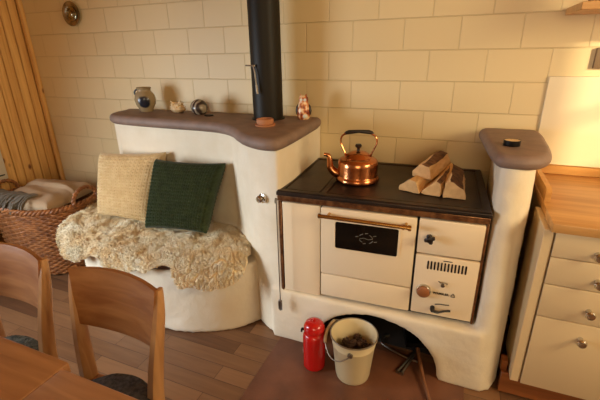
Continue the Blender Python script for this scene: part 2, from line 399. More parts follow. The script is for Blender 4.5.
# damper knob on the plaster
b = BM()
DM = Matrix.Translation((-.128, -.628, .785)) @ Matrix.Rotation(radians(-22), 4, 'Z') @ Matrix.Rotation(pi/2, 4, 'X')
lathe(b, [(0, -.03), (.024, -.03), (.024, .004), (.016, .007), (.008, .009), (.008, .013), (.016, .017), (.018, .023), (.014, .030), (0, .032)], M=DM, seg=28)
obj('damper_knob', b, M['steel'], heater, ho)

# ------------------------------------------------------------------ flue pipe
FP = (-.305, -.185, 1.0852)
flue = thing('flue_pipe', 'matt black stove pipe rising from the brown slab', 'stove pipe', FP)
b = BM(); lathe(b, [(.083, 0), (.083, H-1.0852-.001)], seg=56); obj('pipe', b, M['pipe'], flue)
b = BM(); lathe(b, [(.083, 0), (.092, 0), (.092, .006), (.083, .008)], seg=56); obj('collar', b, M['pipe'], flue)
b = BM()
tube(b, [(-.095, -.052, .285), (-.02, -.094, .285)], .004, 8)
tube(b, spline([(-.03, -.093, .285), (-.02, -.096, .255), (-.014, -.098, .20), (-.010, -.098, .155)], 4), .0035, 8)
tube(b, [(-.012, -.098, .19), (-.008, -.099, .145)], .006, 8)
obj('damper_handle', b, M['dull_steel'], flue)

# ------------------------------------------------------------------ cooker
CR = (-.036, -.642, .305); CA = radians(2.714)
cooker = thing('wood_burning_cooker', 'cream enamel wood burning cooker with dark iron top between plaster pillars', 'cooker', CR, CA)
co = (0, 0, -.305)
def rnd_panel(b, x0, x1, z0, z1, y0, y1, bev=.004): box(b, (x0, y0, z0), (x1, y1, z1), bev, 2)
b = BM(); box(b, (.012, .018, .308), (.882, .56, .80)); obj('cooker_body', b, M['black'], cooker, co, smooth=False)
b = BM(); box(b, (-.008, -.014, .821), (.897, .60, .839), .004, 2)
# raised outer frame and plates
box(b, (-.004, -.008, .838), (.893, .022, .844), .002, 1); box(b, (-.004, .57, .838), (.893, .598, .844), .002, 1)
box(b, (-.004, .02, .838), (.022, .575, .844), .002, 1); box(b, (.865, .02, .838), (.893, .575, .844), .002, 1)
box(b, (.198, .02, .838), (.222, .575, .844), .002, 1)
box(b, (.030, .030, .836), (.190, .562, .842), .002, 1); box(b, (.230, .030, .836), (.857, .562, .842), .002, 1)
obj('cooktop', b, M['iron'], cooker, co, smooth=False)
b = BM(); box(b, (-.004, -.011, .794), (.893, .02, .821), .003, 1); obj('front_rail', b, M['rust'], cooker, co)
b = BM(); box(b, (-.002, -.004, .306), (.012, .03, .80), .002, 1); obj('edge_strip', b, M['rust'], cooker, co)
b = BM(); box(b, (.883, -.004, .315), (.893, .03, .80), .002, 1); obj('edge_strip', b, M['rust'], cooker, co)
b = BM(); rnd_panel(b, .016, .200, .310, .787, -.002, .02); obj('side_panel', b, M['enamel'], cooker, co)
b = BM(); rnd_panel(b, .207, .622, .452, .787, -.014, .018, .006); door = obj('oven_door', b, M['enamel'], cooker, co)
# oven window with pressed white frame
b = BM()
def rr(x0, x1, z0, z1, r, n=5):
    o = []
    for cx, cz, a0 in ((x1-r, z0+r, -pi/2), (x1-r, z1-r, 0), (x0+r, z1-r, pi/2), (x0+r, z0+r, pi)):
        for k in range(n+1): a = a0+pi/2*k/n; o.append((cx+r*cos(a), cz+r*sin(a)))
    return o
prism(b, rr(.277, .552, .598, .728, .008), -.0165, -.010, 'Y'); wn = obj('oven_window', b, M['glass_black'], door)
wn.location = (0, 0, 0)
for v in wn.data.vertices: v.co.z -= .305
b = BM()
outer = rr(.268, .561, .589, .737, .014); inner = rr(.276, .553, .597, .729, .009)
A = [b.verts.new((x, -.0185, z)) for x, z in outer]; B = [b.verts.new((x, -.0185, z)) for x, z in inner]
A2 = [b.verts.new((x, -.012, z)) for x, z in outer]; B2 = [b.verts.new((x, -.012, z)) for x, z in inner]
for i in range(len(A)):
    j = (i+1) % len(A)
    b.faces.new((A[i], A[j], B[j], B[i])); b.faces.new((A[i], A[j], A2[j], A2[i])); b.faces.new((B[i], B[j], B2[j], B2[i]))
bmesh.ops.recalc_face_normals(b, faces=b.faces[:])
obj('window_frame', b, M['enamel'], door, co)
# little thermometer ornament printed on the glass
b = BM()
cxw, czw = .415, .664
tube(b, [(cxw-.028, -.0175, czw-.004), (cxw-.01, -.0175, czw+.002), (cxw+.012, -.0175, czw-.003), (cxw+.03, -.0175, czw+.003)], .0012, 6)
for a0, a1, r in ((15, 60, .030), (115, 150, .032), (200, 240, .030), (300, 345, .032)):
    tube(b, [(cxw+r*cos(radians(a0+(a1-a0)*k/6)), -.0175, czw+r*.72*sin(radians(a0+(a1-a0)*k/6))) for k in range(7)], .0014, 6)
for dx, dz in ((-.04, .004), (.042, -.012), (.002, .024), (-.006, -.026), (.038, .016)):
    tube(b, [(cxw+dx-.006, -.0175, czw+dz), (cxw+dx+.006, -.0175, czw+dz+.003)], .0016, 6)
obj('window_print', b, mat('dim_print', srgb(112, 106, 94), .5), door, co)
b = BM(); tube(b, [(.212, -.050, .760), (.600, -.050, .756)], .0085, 16); tube(b, [(.590, -.050, .756), (.603, -.050, .756)], .012, 16); tube(b, [(.568, -.050, .756), (.576, -.050, .756)], .011, 16); tube(b, [(.207, -.050, .760), (.216, -.050, .760)], .0105, 16)
hd = obj('door_handle', b, M['brass'], door, co)
for x, z in ((.248, .762), (.580, .758)):
    b = BM(); tube(b, [(x, -.012, z), (x, -.052, z-.002)], .006, 12); obj('handle_bracket', b, M['brass'], door, co)
b = BM(); rnd_panel(b, .207, .622, .326, .445, -.010, .018, .005); obj('drawer', b, M['enamel'], cooker, co)
b = BM(); rnd_panel(b, .631, .882, .630, .787, -.010, .018, .005); fd = obj('fire_door', b, M['enamel'], cooker, co)
b = BM()
lathe(b, [(0, 0), (.010, 0), (.008, .012), (.008, .022), (.014, .026), (.014, .038), (.009, .042), (0, .042)], M=Matrix.Translation((.678, -.008, .712)) @ Matrix.Rotation(pi/2, 4, 'X'), seg=20)
for k in range(4):
    a = k*pi/2+.4; lathe(b, [(0, -.009), (.007, -.006), (.009, 0), (.007, .006), (0, .009)], loc=(.678+.014*cos(a), -.040, .712+.014*sin(a)), seg=12)
obj('door_knob', b, M['grip'], fd, co)
b = BM(); rnd_panel(b, .631, .882, .331, .622, -.012, .018, .005); ad = obj('ash_door', b, M['enamel'], cooker, co)
b = BM()
for k in range(12):
    x = .680+k*.0136; prism(b, rr(x, x+.0068, .560, .600, .003, 3), -.0132, -.008, 'Y')
prism(b, rr(.742, .778, .607, .6105, .0015, 2), -.0132, -.008, 'Y')
obj('vent_slots', b, M['black'], ad, co, smooth=False)
b = BM()
lathe(b, [(.0, 0), (.031, 0), (.031, .014), (.028, .018), (.0, .018)], M=Matrix.Translation((.677, -.010, .452)) @ Matrix.Rotation(pi/2, 4, 'X'), seg=36); obj('dial', b, M['steel'], ad, co)
b = BM()
lathe(b, [(0, .0), (.026, 0), (.026, .022), (.020, .027), (0, .027)], M=Matrix.Translation((.677, -.010, .452)) @ Matrix.Rotation(pi/2, 4, 'X'), seg=36); obj('dial_cap', b, mat('brown_dial', srgb(150, 92, 52), .45), ad, co)
b = BM()
tube(b, [(.735, -.014, .508), (.741, -.026, .511), (.752, -.028, .512), (.770, -.026, .509)], .003, 8)
lathe(b, [(0, 0), (.007, 0), (.008, .012), (0, .014)], M=Matrix.Translation((.752, -.010, .494)) @ Matrix.Rotation(pi/2, 4, 'X'), seg=16); obj('latch', b, M['dull_steel'], ad, co)
b = BM()
lathe(b, [(0, 0), (.010, 0), (.010, .02), (.007, .03), (0, .032)], M=Matrix.Translation((.722, -.010, .372)) @ Matrix.Rotation(pi/2, 4, 'X'), seg=18)
tube(b, spline([(.722, -.038, .372), (.745, -.040, .371), (.77, -.036, .379), (.795, -.032, .383)], 4), [.007]*5+[.0055]*8, 8, flat=.8)
obj('air_lever', b, M['black'], ad, co)
b = BM(); tube(b, spline([(.730, -.014, .391), (.75, -.014, .396), (.772, -.014, .397), (.788, -.014, .399)], 4), .0022, 6); obj('scale_mark', b, M['black'], ad, co)
# maker's name
cu = bpy.data.curves.new('maker_text', 'FONT'); cu.body = 'WAMSLER'; cu.size = .0142; cu.extrude = .0006; cu.align_x = 'LEFT'; cu.offset = .0004
to = bpy.data.objects.new('maker_text_src', cu); COL.objects.link(to)
me = bpy.data.meshes.new_from_object(to.evaluated_get(bpy.context.evaluated_depsgraph_get()))
bpy.data.objects.remove(to)
me.transform(Matrix.Translation((.716, -.0132, .444-.305)) @ Matrix.Rotation(pi/2, 4, 'X'))
link_mesh('maker_text', me, M['black'], ad, smooth=False)
b = BM()
tube(b, [(.790, -.013, .442), (.805, -.013, .442), (.803, -.013, .451), (.7975, -.013, .458), (.792, -.013, .451)], .0016, 6, closed=True)
obj('maker_emblem', b, M['black'], ad, co)

# poker hook hanging at the cooker's left edge
b = BM()
tube(b, [(0, 0, .60), (0, 0, .06)], .0028, 8)
tube(b, spline([(0, .012, .592), (0, -.004, .606), (0, -.012, .598), (0, -.010, .585)], 4), .0028, 8)
box(b, (-.009, -.002, .0), (.009, .002, .06), .001, 1)
tube(b, [(-.008, -.003, .008), (.0, -.003, .0), (.008, -.003, .008), (.008, -.003, .05), (0, -.003, .058), (-.008, -.003, .05)], .003, 8, closed=True)
single('grate_hook', b, M['dull_steel'], 'thin steel grate hook hanging down the left edge of the cooker', 'hook', (-.026, -.690, .215))
bpy.context.view_layer.update()

# ------------------------------------------------------------------ kettle
KT = (.268, -.385, .845)
kettle = thing('copper_kettle', 'shiny copper kettle with curved spout and black grip on the iron cooktop', 'kettle', KT)
b = BM()
lathe(b, [(0, 0), (.100, 0), (.104, .004), (.105, .012), (.102, .022), (.097, .028), (.096, .032), (.0955, .080), (.094, .096), (.088, .106), (.076, .113), (.064, .116), (.060, .119), (.0, .119)], seg=64)
obj('pot', b, M['copper'], kettle)
b = BM(); lathe(b, [(.064, .112), (.065, .117), (.060, .121), (.054, .130), (.040, .139), (.020, .145), (.008, .147), (0, .147)], seg=56); lid = obj('lid', b, M['copper'], kettle)
b = BM(); lathe(b, [(0, .145), (.008, .146), (.006, .155), (.008, .160), (.014, .165), (.016, .172), (.012, .178), (0, .180)], seg=24); obj('lid_knob', b, M['grip'], lid)
b = BM()
tube(b, spline([(-.075, -.01, .030), (-.105, -.012, .036), (-.130, -.014, .062), (-.134, -.015, .095), (-.140, -.016, .120), (-.155, -.017, .126)], 6), [.027-.0190*min(1, (i/30)**.75) for i in range(31)], 14)
tube(b, [(-.150, -.017, .125), (-.162, -.0175, .126)], [.0085, .010], 12)
obj('spout', b, M['copper'], kettle)
for s in (-1, 1):
    b = BM(); tube(b, spline([(s*.062, 0, .100), (s*.060, 0, .125), (s*.072, 0, .155), (s*.084, 0, .185), (s*.080, 0, .212), (s*.058, 0, .230)], 6), .0045, 8, flat=1.8)
    obj('bail_arm', b, M['copper'], kettle)
b = BM()
tube(b, [(-.066, 0, .224), (-.058, 0, .230), (-.045, 0, .234), (0, 0, .238), (.045, 0, .236), (.058, 0, .233), (.066, 0, .227)], [.006, .0085, .010, .0075, .010, .0085, .006], 14)
obj('grip', b, M['grip'], kettle)
kettle.rotation_euler = (0, 0, radians(10))

# ------------------------------------------------------------------ firewood
def log(label, loc, rz, tilt, prof, L, roll=0, taper=1.0, seed=1, bark=1):
    """split log: profile polygon in xz extruded back along y, jittered"""
    root = thing('firewood_log', label, 'firewood', loc, 0, None)
    rnd = random.Random(seed); N = len(prof); ny = 9
    Mx = Matrix.Rotation(rz, 4, 'Z') @ Matrix.Rotation(tilt, 4, 'X') @ Matrix.Rotation(roll, 4, 'Y')
    # split faces + bark shell
    def ring(k):
        y = L*k/ny; sc = 1+(taper-1)*k/ny; wob = .0035
        return [Vector((x*sc+wob*noise.noise(Vector((x*40, z*40, y*14+seed*5)))*2, y, z*sc+wob*noise.noise(Vector((z*40+9, x*40, y*14+seed*5)))*2)) for x, z in dense]
    dense = []; isb = []
    for i in range(N):
        p = Vector(prof[i]); q = Vector(prof[(i+1) % N])
        for k in range(4):
            dense.append(tuple(p.lerp(q, k/4))); isb.append(i == bark)
    R = [ring(k) for k in range(ny+1)]
    for nm, want, m in (('split_wood', False, M['split']), ('bark', True, M['bark'])):
        b = BM()
        V = [[b.verts.new(p) for p in r] for r in R]
        n = len(dense)
        for k in range(ny):
            for i in range(n):
                if isb[i] == want: b.faces.new((V[k][i], V[k][(i+1) % n], V[k+1][(i+1) % n], V[k+1][i]))
        bmesh.ops.delete(b, geom=[v for v in b.verts if not v.link_faces], context='VERTS')
        bmesh.ops.transform(b, matrix=Mx, verts=b.verts[:]); bmesh.ops.recalc_face_normals(b, faces=b.faces[:])
        obj(nm, b, m, root, smooth=True, angle=30)
    for r in (R[0], R[-1]):
        b = BM(); b.faces.new([b.verts.new(p) for p in r]); bmesh.ops.transform(b, matrix=Mx, verts=b.verts[:])
        obj('sawn_end', b, M['endgrain'], root, smooth=False)
    return root
ZT = .8455
# profile: points; the last three edges are split faces, the earlier ones bark
log('split log, leftmost on the cooktop, its broad wedge end facing front', (.528, -.475, ZT), radians(-17), 0, [(-.050, .0), (-.048, .022), (-.006, .056), (.026, .050), (.044, .0)], .30, seed=1, bark=1)
log('split log with a dark bark edge, middle one of the lower row on the cooktop', (.622, -.490, ZT), radians(-9), 0, [(-.044, .0), (-.040, .016), (.018, .066), (.034, .058), (.038, .0)], .29, seed=2, bark=2)
log('split log, rightmost on the cooktop, tall with a narrow ridge', (.714, -.495, ZT), radians(1), 0, [(-.044, .0), (-.040, .058), (-.020, .072), (.034, .042), (.046, .0)], .30, seed=3, bark=2)
log('split log with bark ridges lying on top of the other three', (.570, -.405, ZT+.056), radians(-14), radians(2), [(-.046, -.006), (-.044, .024), (-.008, .056), (.030, .044), (.044, -.010)], .27, seed=4, bark=2)

# ------------------------------------------------------------------ kitchen side
FY = -.66
cab = thing('drawer_cabinet', 'cream base cabinet with four drawers and steel knobs beside the plaster pillar', 'cabinet', (1.07, FY, 0))
bo = (-1.07, -FY, 0)
XE = 1.95
b = BM(); box(b, (1.062, -.635, .118), (XE, -.01, .824)); obj('carcass', b, M['cabinet'], cab, bo, smooth=False)
b = BM(); box(b, (1.028, -.655, .118), (1.060, -.42, .824), .002, 1); obj('end_panel', b, M['cabinet'], cab, bo)
b = BM(); box(b, (1.0, -.615, .006), (XE, -.585, .112), .002, 1); box(b, (.995, -.60, .11), (1.02, -.56, .165), .002, 1); obj('plinth', b, M['plinth'], cab, bo)
for za, zb, kz, kx in ((.724, .820, .757, 1.200), (.610, .720, .652, 1.222), (.466, .606, .525, 1.222), (.120, .462, .398, 1.222)):
    b = BM(); box(b, (1.066, FY, za), (XE, FY+.022, zb), .002, 2); d = obj('drawer', b, M['cabinet'], cab, bo)
    b = BM(); lathe(b, [(0, 0), (.010, 0), (.007, .008), (.006, .018), (.014, .023), (.017, .031), (.013, .038), (0, .040)], M=Matrix.Translation((kx, FY, kz)) @ Matrix.Rotation(pi/2, 4, 'X'), seg=28); obj('knob', b, M['steel'], d, bo)
wt = thing('worktop', 'oiled brown wood worktop with raised edges on the cream drawer cabinet', 'worktop', (1.05, -.68, .826))
wo = (-1.05, .68, -.826)
b = BM(); box(b, (1.045, -.68, .826), (2.75, -.002, .860), .003, 2); obj('board', b, M['counter'], wt, wo)
b = BM(); box(b, (1.07, -.024, .860), (2.75, -.002, .902), .002, 1); obj('back_upstand', b, M['counter'], wt, wo)
b = BM(); prism(b, [(-.002, .8605), (-.002, .915), (-.44, .915), (-.455, .905), (-.455, .8605)], 1.048, 1.068, 'X'); obj('side_upstand', b, M['counter'], wt, wo)
b = BM(); box(b, (0, 0, 0), (1.6, .010, .408), .002, 1); single('splashback_panel', b, M['panel'], 'smooth cream splashback panel on the block wall above the worktop', 'splashback', (1.050, -.0115, .903))
# wall shelf with a glass jar
b = BM(); box(b, (0, -.285, 0), (.95, 0, .028), .002, 1)
single('wall_shelf', b, M['counter'], 'wooden wall shelf at the top right corner, carrying a glass jar', 'shelf', (1.062, -.002, 1.562))
JL = (1.15, -.20, 1.591)
jar = thing('storage_jar', 'clear glass storage jar with pale contents on the wall shelf', 'jar', JL)
gm = mat('clear_glass', (.95, .97, .93, 1), .03, Transmission_Weight=1.0, IOR=1.45)
b = BM(); lathe(b, [(0, 0), (.050, 0), (.054, .006), (.055, .15), (.045, .165), (.042, .168), (.042, .162), (.051, .148), (.050, .008), (0, .006)], seg=36); obj('glass', b, gm, jar)
b = BM(); lathe(b, [(0, .0075), (.047, .0085), (.047, .09), (0, .094)], seg=30); obj('contents', b, mat('pale_flour', srgb(150, 146, 112), .9), jar)
b = BM(); lathe(b, [(.0, .170), (.046, .170), (.048, .178), (.046, .19), (0, .192)], seg=30); obj('lid', b, M['dull_steel'], jar)
# grey socket box at the right edge
b = BM(); box(b, (0, -.018, 0), (.10, 0, .085), .004, 2)
single('wall_box', b, mat('grey_box_plastic', srgb(120, 96, 70), .5), 'small grey brown box on the wall at the right edge of the picture', 'wall box', (1.205, -.002, 1.345))

# ------------------------------------------------------------------ things on the slabs and the wall
ST = 1.0855
TL = (-.215, -.40, ST)
dish = thing('terracotta_warmer', 'small round terracotta dish with raised ring on the slab before the pipe', 'dish', TL)
b = BM(); lathe(b, [(0, 0), (.048, 0), (.052, .004), (.053, .010), (.044, .011), (0, .011)], seg=40); obj('saucer', b, M['terracotta'], dish)
b = BM(); lathe(b, [(0, .0115), (.040, .0115), (.043, .018), (.043, .034), (.040, .037), (.035, .037), (.033, .022), (0, .020)], seg=40); obj('ring', b, M['terracotta'], dish)
# ceramic jug
jug = thing('ceramic_jug', 'small beige glazed jug with dark blue patch on the brown slab', 'jug', (-1.215, -.15, ST), radians(0))
q = NT('jug_glaze'); tc = q.n('ShaderNodeTexCoord'); gd = q.n('ShaderNodeVectorMath', operation='DISTANCE'); gd.inputs[1].default_value = (.036, -.052, .062)
q.l(tc.outputs['Object'], gd.inputs[0]); nz = q.n('ShaderNodeTexNoise', _Scale=30); q.l(tc.outputs['Object'], nz.inputs['Vector'])
ma = q.n('ShaderNodeMath', operation='MULTIPLY_ADD'); ma.inputs[1].default_value = .02; q.l(nz.outputs['Fac'], ma.inputs[0]); q.l(gd.outputs['Value'], ma.inputs[2])
r = q.n('ShaderNodeValToRGB'); r.color_ramp.elements[0].position = .045; r.color_ramp.elements[1].position = .052; r.color_ramp.elements[0].color = srgb(34, 36, 46); r.color_ramp.elements[1].color = srgb(150, 130, 98)
q.l(ma.outputs[0], r.inputs[0]); q.l(r.outputs[0], q.b.inputs['Base Color']); q.b.inputs['Roughness'].default_value = .25
b = BM(); lathe(b, [(0, 0), (.040, 0), (.042, .008), (.045, .018), (.060, .045), (.066, .075), (.060, .105), (.046, .123), (.041, .132), (.043, .143), (.047, .150), (.042, .152), (.036, .142), (.036, .12), (0, .11)], seg=44); obj('jug_body', b, q.m, jug)
b = BM(); tube(b, spline([(-.040, -.006, .138), (-.058, -.010, .134), (-.070, -.012, .118), (-.064, -.011, .098)], 5), .006, 10); obj('handle', b, mat('dark_glaze', srgb(50, 46, 42), .3), jug)
# spiky shell
b = BM()
rnd = random.Random(4)
lathe(b, [(0, 0), (.030, .004), (.046, .020), (.040, .040), (.022, .056), (0, .064)], seg=24, squash=.8)
for k in range(22):
    a = rnd.uniform(0, 2*pi); e = rnd.uniform(0.05, 1.2); d = Vector((cos(a)*cos(e), .8*sin(a)*cos(e), sin(e)))
    c = Vector((0, 0, .026)); L = rnd.uniform(.046, .068)
    tube(b, [c+d*.018, c+d*.036, c+d*L], [.013, .009, .0015], 7)
for v in b.verts: v.co.z = max(v.co.z, 0); v.co.x *= 1.15
single('sea_shell', b, M['shell'], 'spiky cream sea shell on the brown slab right of the jug', 'shell', (-.965, -.145, ST))
# polished round stone
q = NT('banded_stone'); tc = q.n('ShaderNodeTexCoord'); wv = q.n('ShaderNodeTexWave', _Scale=9, _Distortion=9, _Detail=2); q.l(tc.outputs['Object'], wv.inputs['Vector'])
r = q.n('ShaderNodeValToRGB'); r.color_ramp.elements[0].color = srgb(58, 46, 40); r.color_ramp.elements[1].color = srgb(150, 136, 116); r.color_ramp.elements[0].position = .25; r.color_ramp.elements[1].position = .8
q.l(wv.outputs['Fac'], r.inputs[0]); q.l(r.outputs[0], q.b.inputs['Base Color']); q.b.inputs['Roughness'].default_value = .25
b = BM(); bmesh.ops.create_icosphere(b, subdivisions=4, radius=.043)
for v in b.verts:
    v.co *= 1.13; v.co *= 1+.05*noise.noise(v.co*30); v.co.z = max(v.co.z, -.042); v.co.x *= 1.08
single('polished_stone', b, q.m, 'round brown and grey banded polished stone on the brown slab', 'stone', (-.785, -.165, ST+.042))
b = BM(); lathe(b, [(0, 0), (.026, 0), (.028, .003), (.026, .006), (0, .007)], seg=28)
single('flat_disc', b, M['brush'], 'tiny dark flat disc lying right of the banded stone', 'disc', (-.695, -.20, ST), smooth=True)
# owl figurine
ow = thing('owl_figurine', 'small orange and white owl figurine at the right end of the slab', 'figurine', (-.105, -.15, ST), radians(15))
q = NT('owl_glaze'); tc = q.n('ShaderNodeTexCoord'); nz = q.n('ShaderNodeTexNoise', _Scale=38, _Detail=1); q.l(tc.outputs['Object'], nz.inputs['Vector'])
r = q.n('ShaderNodeValToRGB'); e = r.color_ramp.elements; e[0].position = .38; e[0].color = srgb(120, 44, 22); e[1].position = .62; e[1].color = srgb(238, 206, 160); x = e.new(.5); x.color = srgb(204, 116, 50)
q.l(nz.outputs['Fac'], r.inputs[0]); q.l(r.outputs[0], q.b.inputs['Base Color']); q.b.inputs['Roughness'].default_value = .3
b = BM(); lathe(b, [(0, 0), (.026, 0), (.034, .010), (.036, .035), (.033, .065), (.027, .085), (.024, .092), (.026, .105), (.024, .118), (.015, .126), (0, .128)], seg=32, squash=.85)
for s in (-1, 1): tube(b, [(s*.012, 0, .116), (s*.016, 0, .136)], [.009, .002], 8)
obj('body', b, q.m, ow)
b = BM()
for s in (-1, 1): lathe(b, [(0, -.004), (.008, -.002), (.008, .002), (0, .004)], M=Matrix.Translation((s*.010, -.021, .106)) @ Matrix.Rotation(pi/2, 4, 'X'), seg=14)
obj('eye', b, M['white_mark'], ow)
wm = mat('black_wing', srgb(44, 34, 30), .4)
for s in (-1, 1):
    b = BM(); lathe(b, [(0, -.034), (.010, -.02), (.013, 0), (.009, .022), (0, .034)], loc=(s*.031, 0, .048), seg=14); obj('wing', b, wm, ow)
b = BM(); lathe(b, [(0, -.014), (.013, -.008), (.015, 0), (.012, .009), (0, .013)], loc=(.010, -.022, .020), seg=16); obj('foot', b, M['white_mark'], ow)
# tealight tin on the right pillar
tin = thing('candle_tin', 'small round dark tin with pale wax on the right pillar slab', 'tin', (.900, -.43, 1.0725))
b = BM(); lathe(b, [(0, 0), (.030, 0), (.031, .002), (.031, .022), (.029, .022), (.029, .016), (0, .016)], seg=36); obj('cup', b, M['brush'], tin)
b = BM(); lathe(b, [(0, .0165), (.0285, .0165), (.0285, .021), (0, .0225)], seg=30); obj('wax', b, M['shell'], tin)
# pewter plate on wall
pl = thing('wall_plate', 'round dark metal plate with raised centre hung high on the block wall', 'wall plate', (-1.885, -.001, 1.705))
PM = Matrix.Rotation(pi/2, 4, 'X')
b = BM(); lathe(b, [(0, 0), (.050, 0), (.076, .012), (.079, .020), (.074, .021), (.052, .012), (.047, .010), (0, .010)], M=PM, seg=48); obj('rim', b, M['pewter'], pl)
b = BM(); lathe(b, [(.047, .0105), (.046, .016), (.040, .018), (.034, .014), (.030, .016), (.020, .024), (.008, .027), (0, .028)], M=PM, seg=40); obj('boss', b, mat('bright_pewter', srgb(190, 182, 150), .22, 1.0, c2=srgb(120, 112, 86), scale=60), pl)

# ------------------------------------------------------------------ knitted cushions
def cushion(name, label, C4, T, m, nst=26, nrow=30):
    """C4 = BL, BR, TR, TL corners of the mid plane; knitted V stitches as real relief"""
    BL, BR, TR, TL_ = [Vector(c) for c in C4]
    N = 176
    nrm = ((BR-BL).cross(TL_-BL)).normalized()
    if nrm.y > 0: nrm = -nrm
    verts = []; faces = []
    for side in (1, -1):
        for j in range(N+1):
            for i in range(N+1):
                u = i/N; v = j/N; a = 2*u-1; c = 2*v-1
                # pinch sides between the corners
                pu = a*(1-.055*(1-c*c)); pv = c*(1-.055*(1-a*a))
                U = (pu+1)/2; Vv = (pv+1)/2
                p = BL.lerp(BR, U).lerp(TL_.lerp(TR, U), Vv)
                e = max(0, (1-a**4)*(1-c**4)); t = T*e**.5
                edge = min(1, min(1-abs(a), 1-abs(c))*18)
                col = u*nst; row = v*nrow
                f = col-math.floor(col)                     # two legs of the V
                leg = f*2 if f < .5 else (f-.5)*2
                sl = (leg if f < .5 else 1-leg)*.9
                rr_ = (row+sl) % 1
                hgt = sqrt(max(0, 1-(2*leg-1)**2))*(.25+.75*sqrt(max(0, 1-(2*rr_-1)**2)))
                sag = .006*noise.noise(Vector((u*3, v*3, side*2.0+T)))
                verts.append(p+nrm*side*(t+sag*edge+.019*hgt*edge))
    K = (N+1)*(N+1)
    for s in (0, 1):
        for j in range(N):
            for i in range(N):
                q = [s*K+j*(N+1)+i, s*K+j*(N+1)+i+1, s*K+(j+1)*(N+1)+i+1, s*K+(j+1)*(N+1)+i]
                faces.append(q if s == 0 else q[::-1])
    base = Vector(((BL.x+BR.x)/2, (BL.y+BR.y)/2, min(BL.z, BR.z)))
    me = bpy.data.meshes.new(name); me.from_pydata([v-base for v in verts], [], faces)
    bb = BM(); bb.from_mesh(me); bmesh.ops.remove_doubles(bb, verts=bb.verts[:], dist=.0004); bmesh.ops.recalc_face_normals(bb, faces=bb.faces[:]); bb.to_mesh(me); bb.free()
    o = link_mesh(name, me, m, None, True, 180); o.location = base
    return tag(o, label, 'cushion')
cushion('knitted_cushion', 'cream chunky knitted cushion leaning on the backrest, left of the green one', [(-1.415, -.50, .455), (-.985, -.50, .46), (-.93, -.345, .880), (-1.41, -.40, .850)], .062, M['wool'], 15, 21)
cushion('knitted_cushion', 'dark green chunky knitted cushion leaning on the backrest', [(-.955, -.575, .470), (-.53, -.565, .500), (-.475, -.395, .865), (-.940, -.425, .855)], .060, M['green'], 15, 20)

# ------------------------------------------------------------------ sheepskin
FO = [(-1.60, -.31), (-1.615, -.44), (-1.56, -.60), (-1.49, -.715), (-1.44, -.765), (-1.33, -.82), (-1.225, -.845), (-1.14, -.835), (-1.075, -.825), (-.984, -.848), (-.895, -.855), (-.814, -.85), (-.755, -.838), (-.70, -.835), (-.659, -.815), (-.606, -.798), (-.566, -.797), (-.536, -.818), (-.490, -.82), (-.424, -.80), (-.355, -.765), (-.292, -.715), (-.254, -.665), (-.246, -.61), (-.272, -.545), (-.345, -.43), (-.44, -.36), (-.60, -.325), (-1.0, -.30), (-1.4, -.29)]
FO = [(x+(.012 if x > -.4 else 0), y if y > -.6 else y-.030) for x, y in FO]
loopF = smooth_loop(FO, 5)
def inside(x, y, P):
    c = False; n = len(P); j = n-1
    for i in range(n):
        if (P[i][1] > y) != (P[j][1] > y) and x < (P[j][0]-P[i][0])*(y-P[i][1])/(P[j][1]-P[i][1])+P[i][0]: c = not c
        j = i
    return c
def edist(x, y, P):
    m = 9; n = len(P)
    for i in range(n):
        ax, ay = P[i]; bx, by = P[(i+1) % n]; dx, dy = bx-ax, by-ay
        t = max(0, min(1, ((x-ax)*dx+(y-ay)*dy)/(dx*dx+dy*dy+1e-12)))
        m = min(m, (x-ax-t*dx)**2+(y-ay-t*dy)**2)
    return sqrt(m)
def sdf(x, y):
    u = abs(x+.92)/.765; v = (min(y, -.27)+.27)/.575
    return ((u**2.6+abs(v)**2.6)**(1/2.6)-1)*.62
def hf(x, y):
    s = sdf(x, y)+.02; z = .446
    z += .014*noise.noise(Vector((x*7, y*7, 0)))+.016*noise.noise(Vector((x*19, y*19, 3)))
    if s > 0: z -= min(.3, s*s/.045 if s < .045 else .045+(s-.045)*2.2)
    return z
SL = (-.9, -.6, .42)
fleece = thing('sheepskin', 'cream long-haired sheepskin draped over the curved heater bench', 'sheepskin', SL)
g = .016; x0_, y0_ = -1.66, -.95; nx = int(1.46/g); ny = int(.69/g)
b = BM(); vt = {}
for j in range(ny+1):
    for i in range(nx+1):
        x = x0_+i*g; y = y0_+j*g
        if inside(x, y, loopF): vt[i, j] = b.verts.new((x, y, hf(x, y)))
for (i, j) in list(vt):
    k = [(i, j), (i+1, j), (i+1, j+1), (i, j+1)]
    if all(c in vt for c in k): b.faces.new([vt[c] for c in k])
ex = bmesh.ops.extrude_face_region(b, geom=b.faces[:])
for v in [e for e in ex['geom'] if isinstance(e, bmesh.types.BMVert)]: v.co.z -= .016
bmesh.ops.recalc_face_normals(b, faces=b.faces[:])
obj('hide', b, M['hide'], fleece, neg(SL))
rnd = random.Random(11)
clumps = []
while len(clumps) < 2200:
    x = rnd.uniform(-1.65, -.2); y = rnd.uniform(-.95, -.28)
    if inside(x, y, loopF): clumps.append((x, y))
cell = {}
for c in clumps: cell.setdefault((int(c[0]/.04), int(c[1]/.04)), []).append(c)
def nearest(x, y):
    best = None; bd = 9; ci, cj = int(x/.04), int(y/.04)
    for i in (ci-1, ci, ci+1):
        for j in (cj-1, cj, cj+1):
            for c in cell.get((i, j), ()):
                d = (c[0]-x)**2+(c[1]-y)**2
                if d < bd: bd = d; best = c
    return best or (x, y)
verts = []; faces = []
cnt = 0
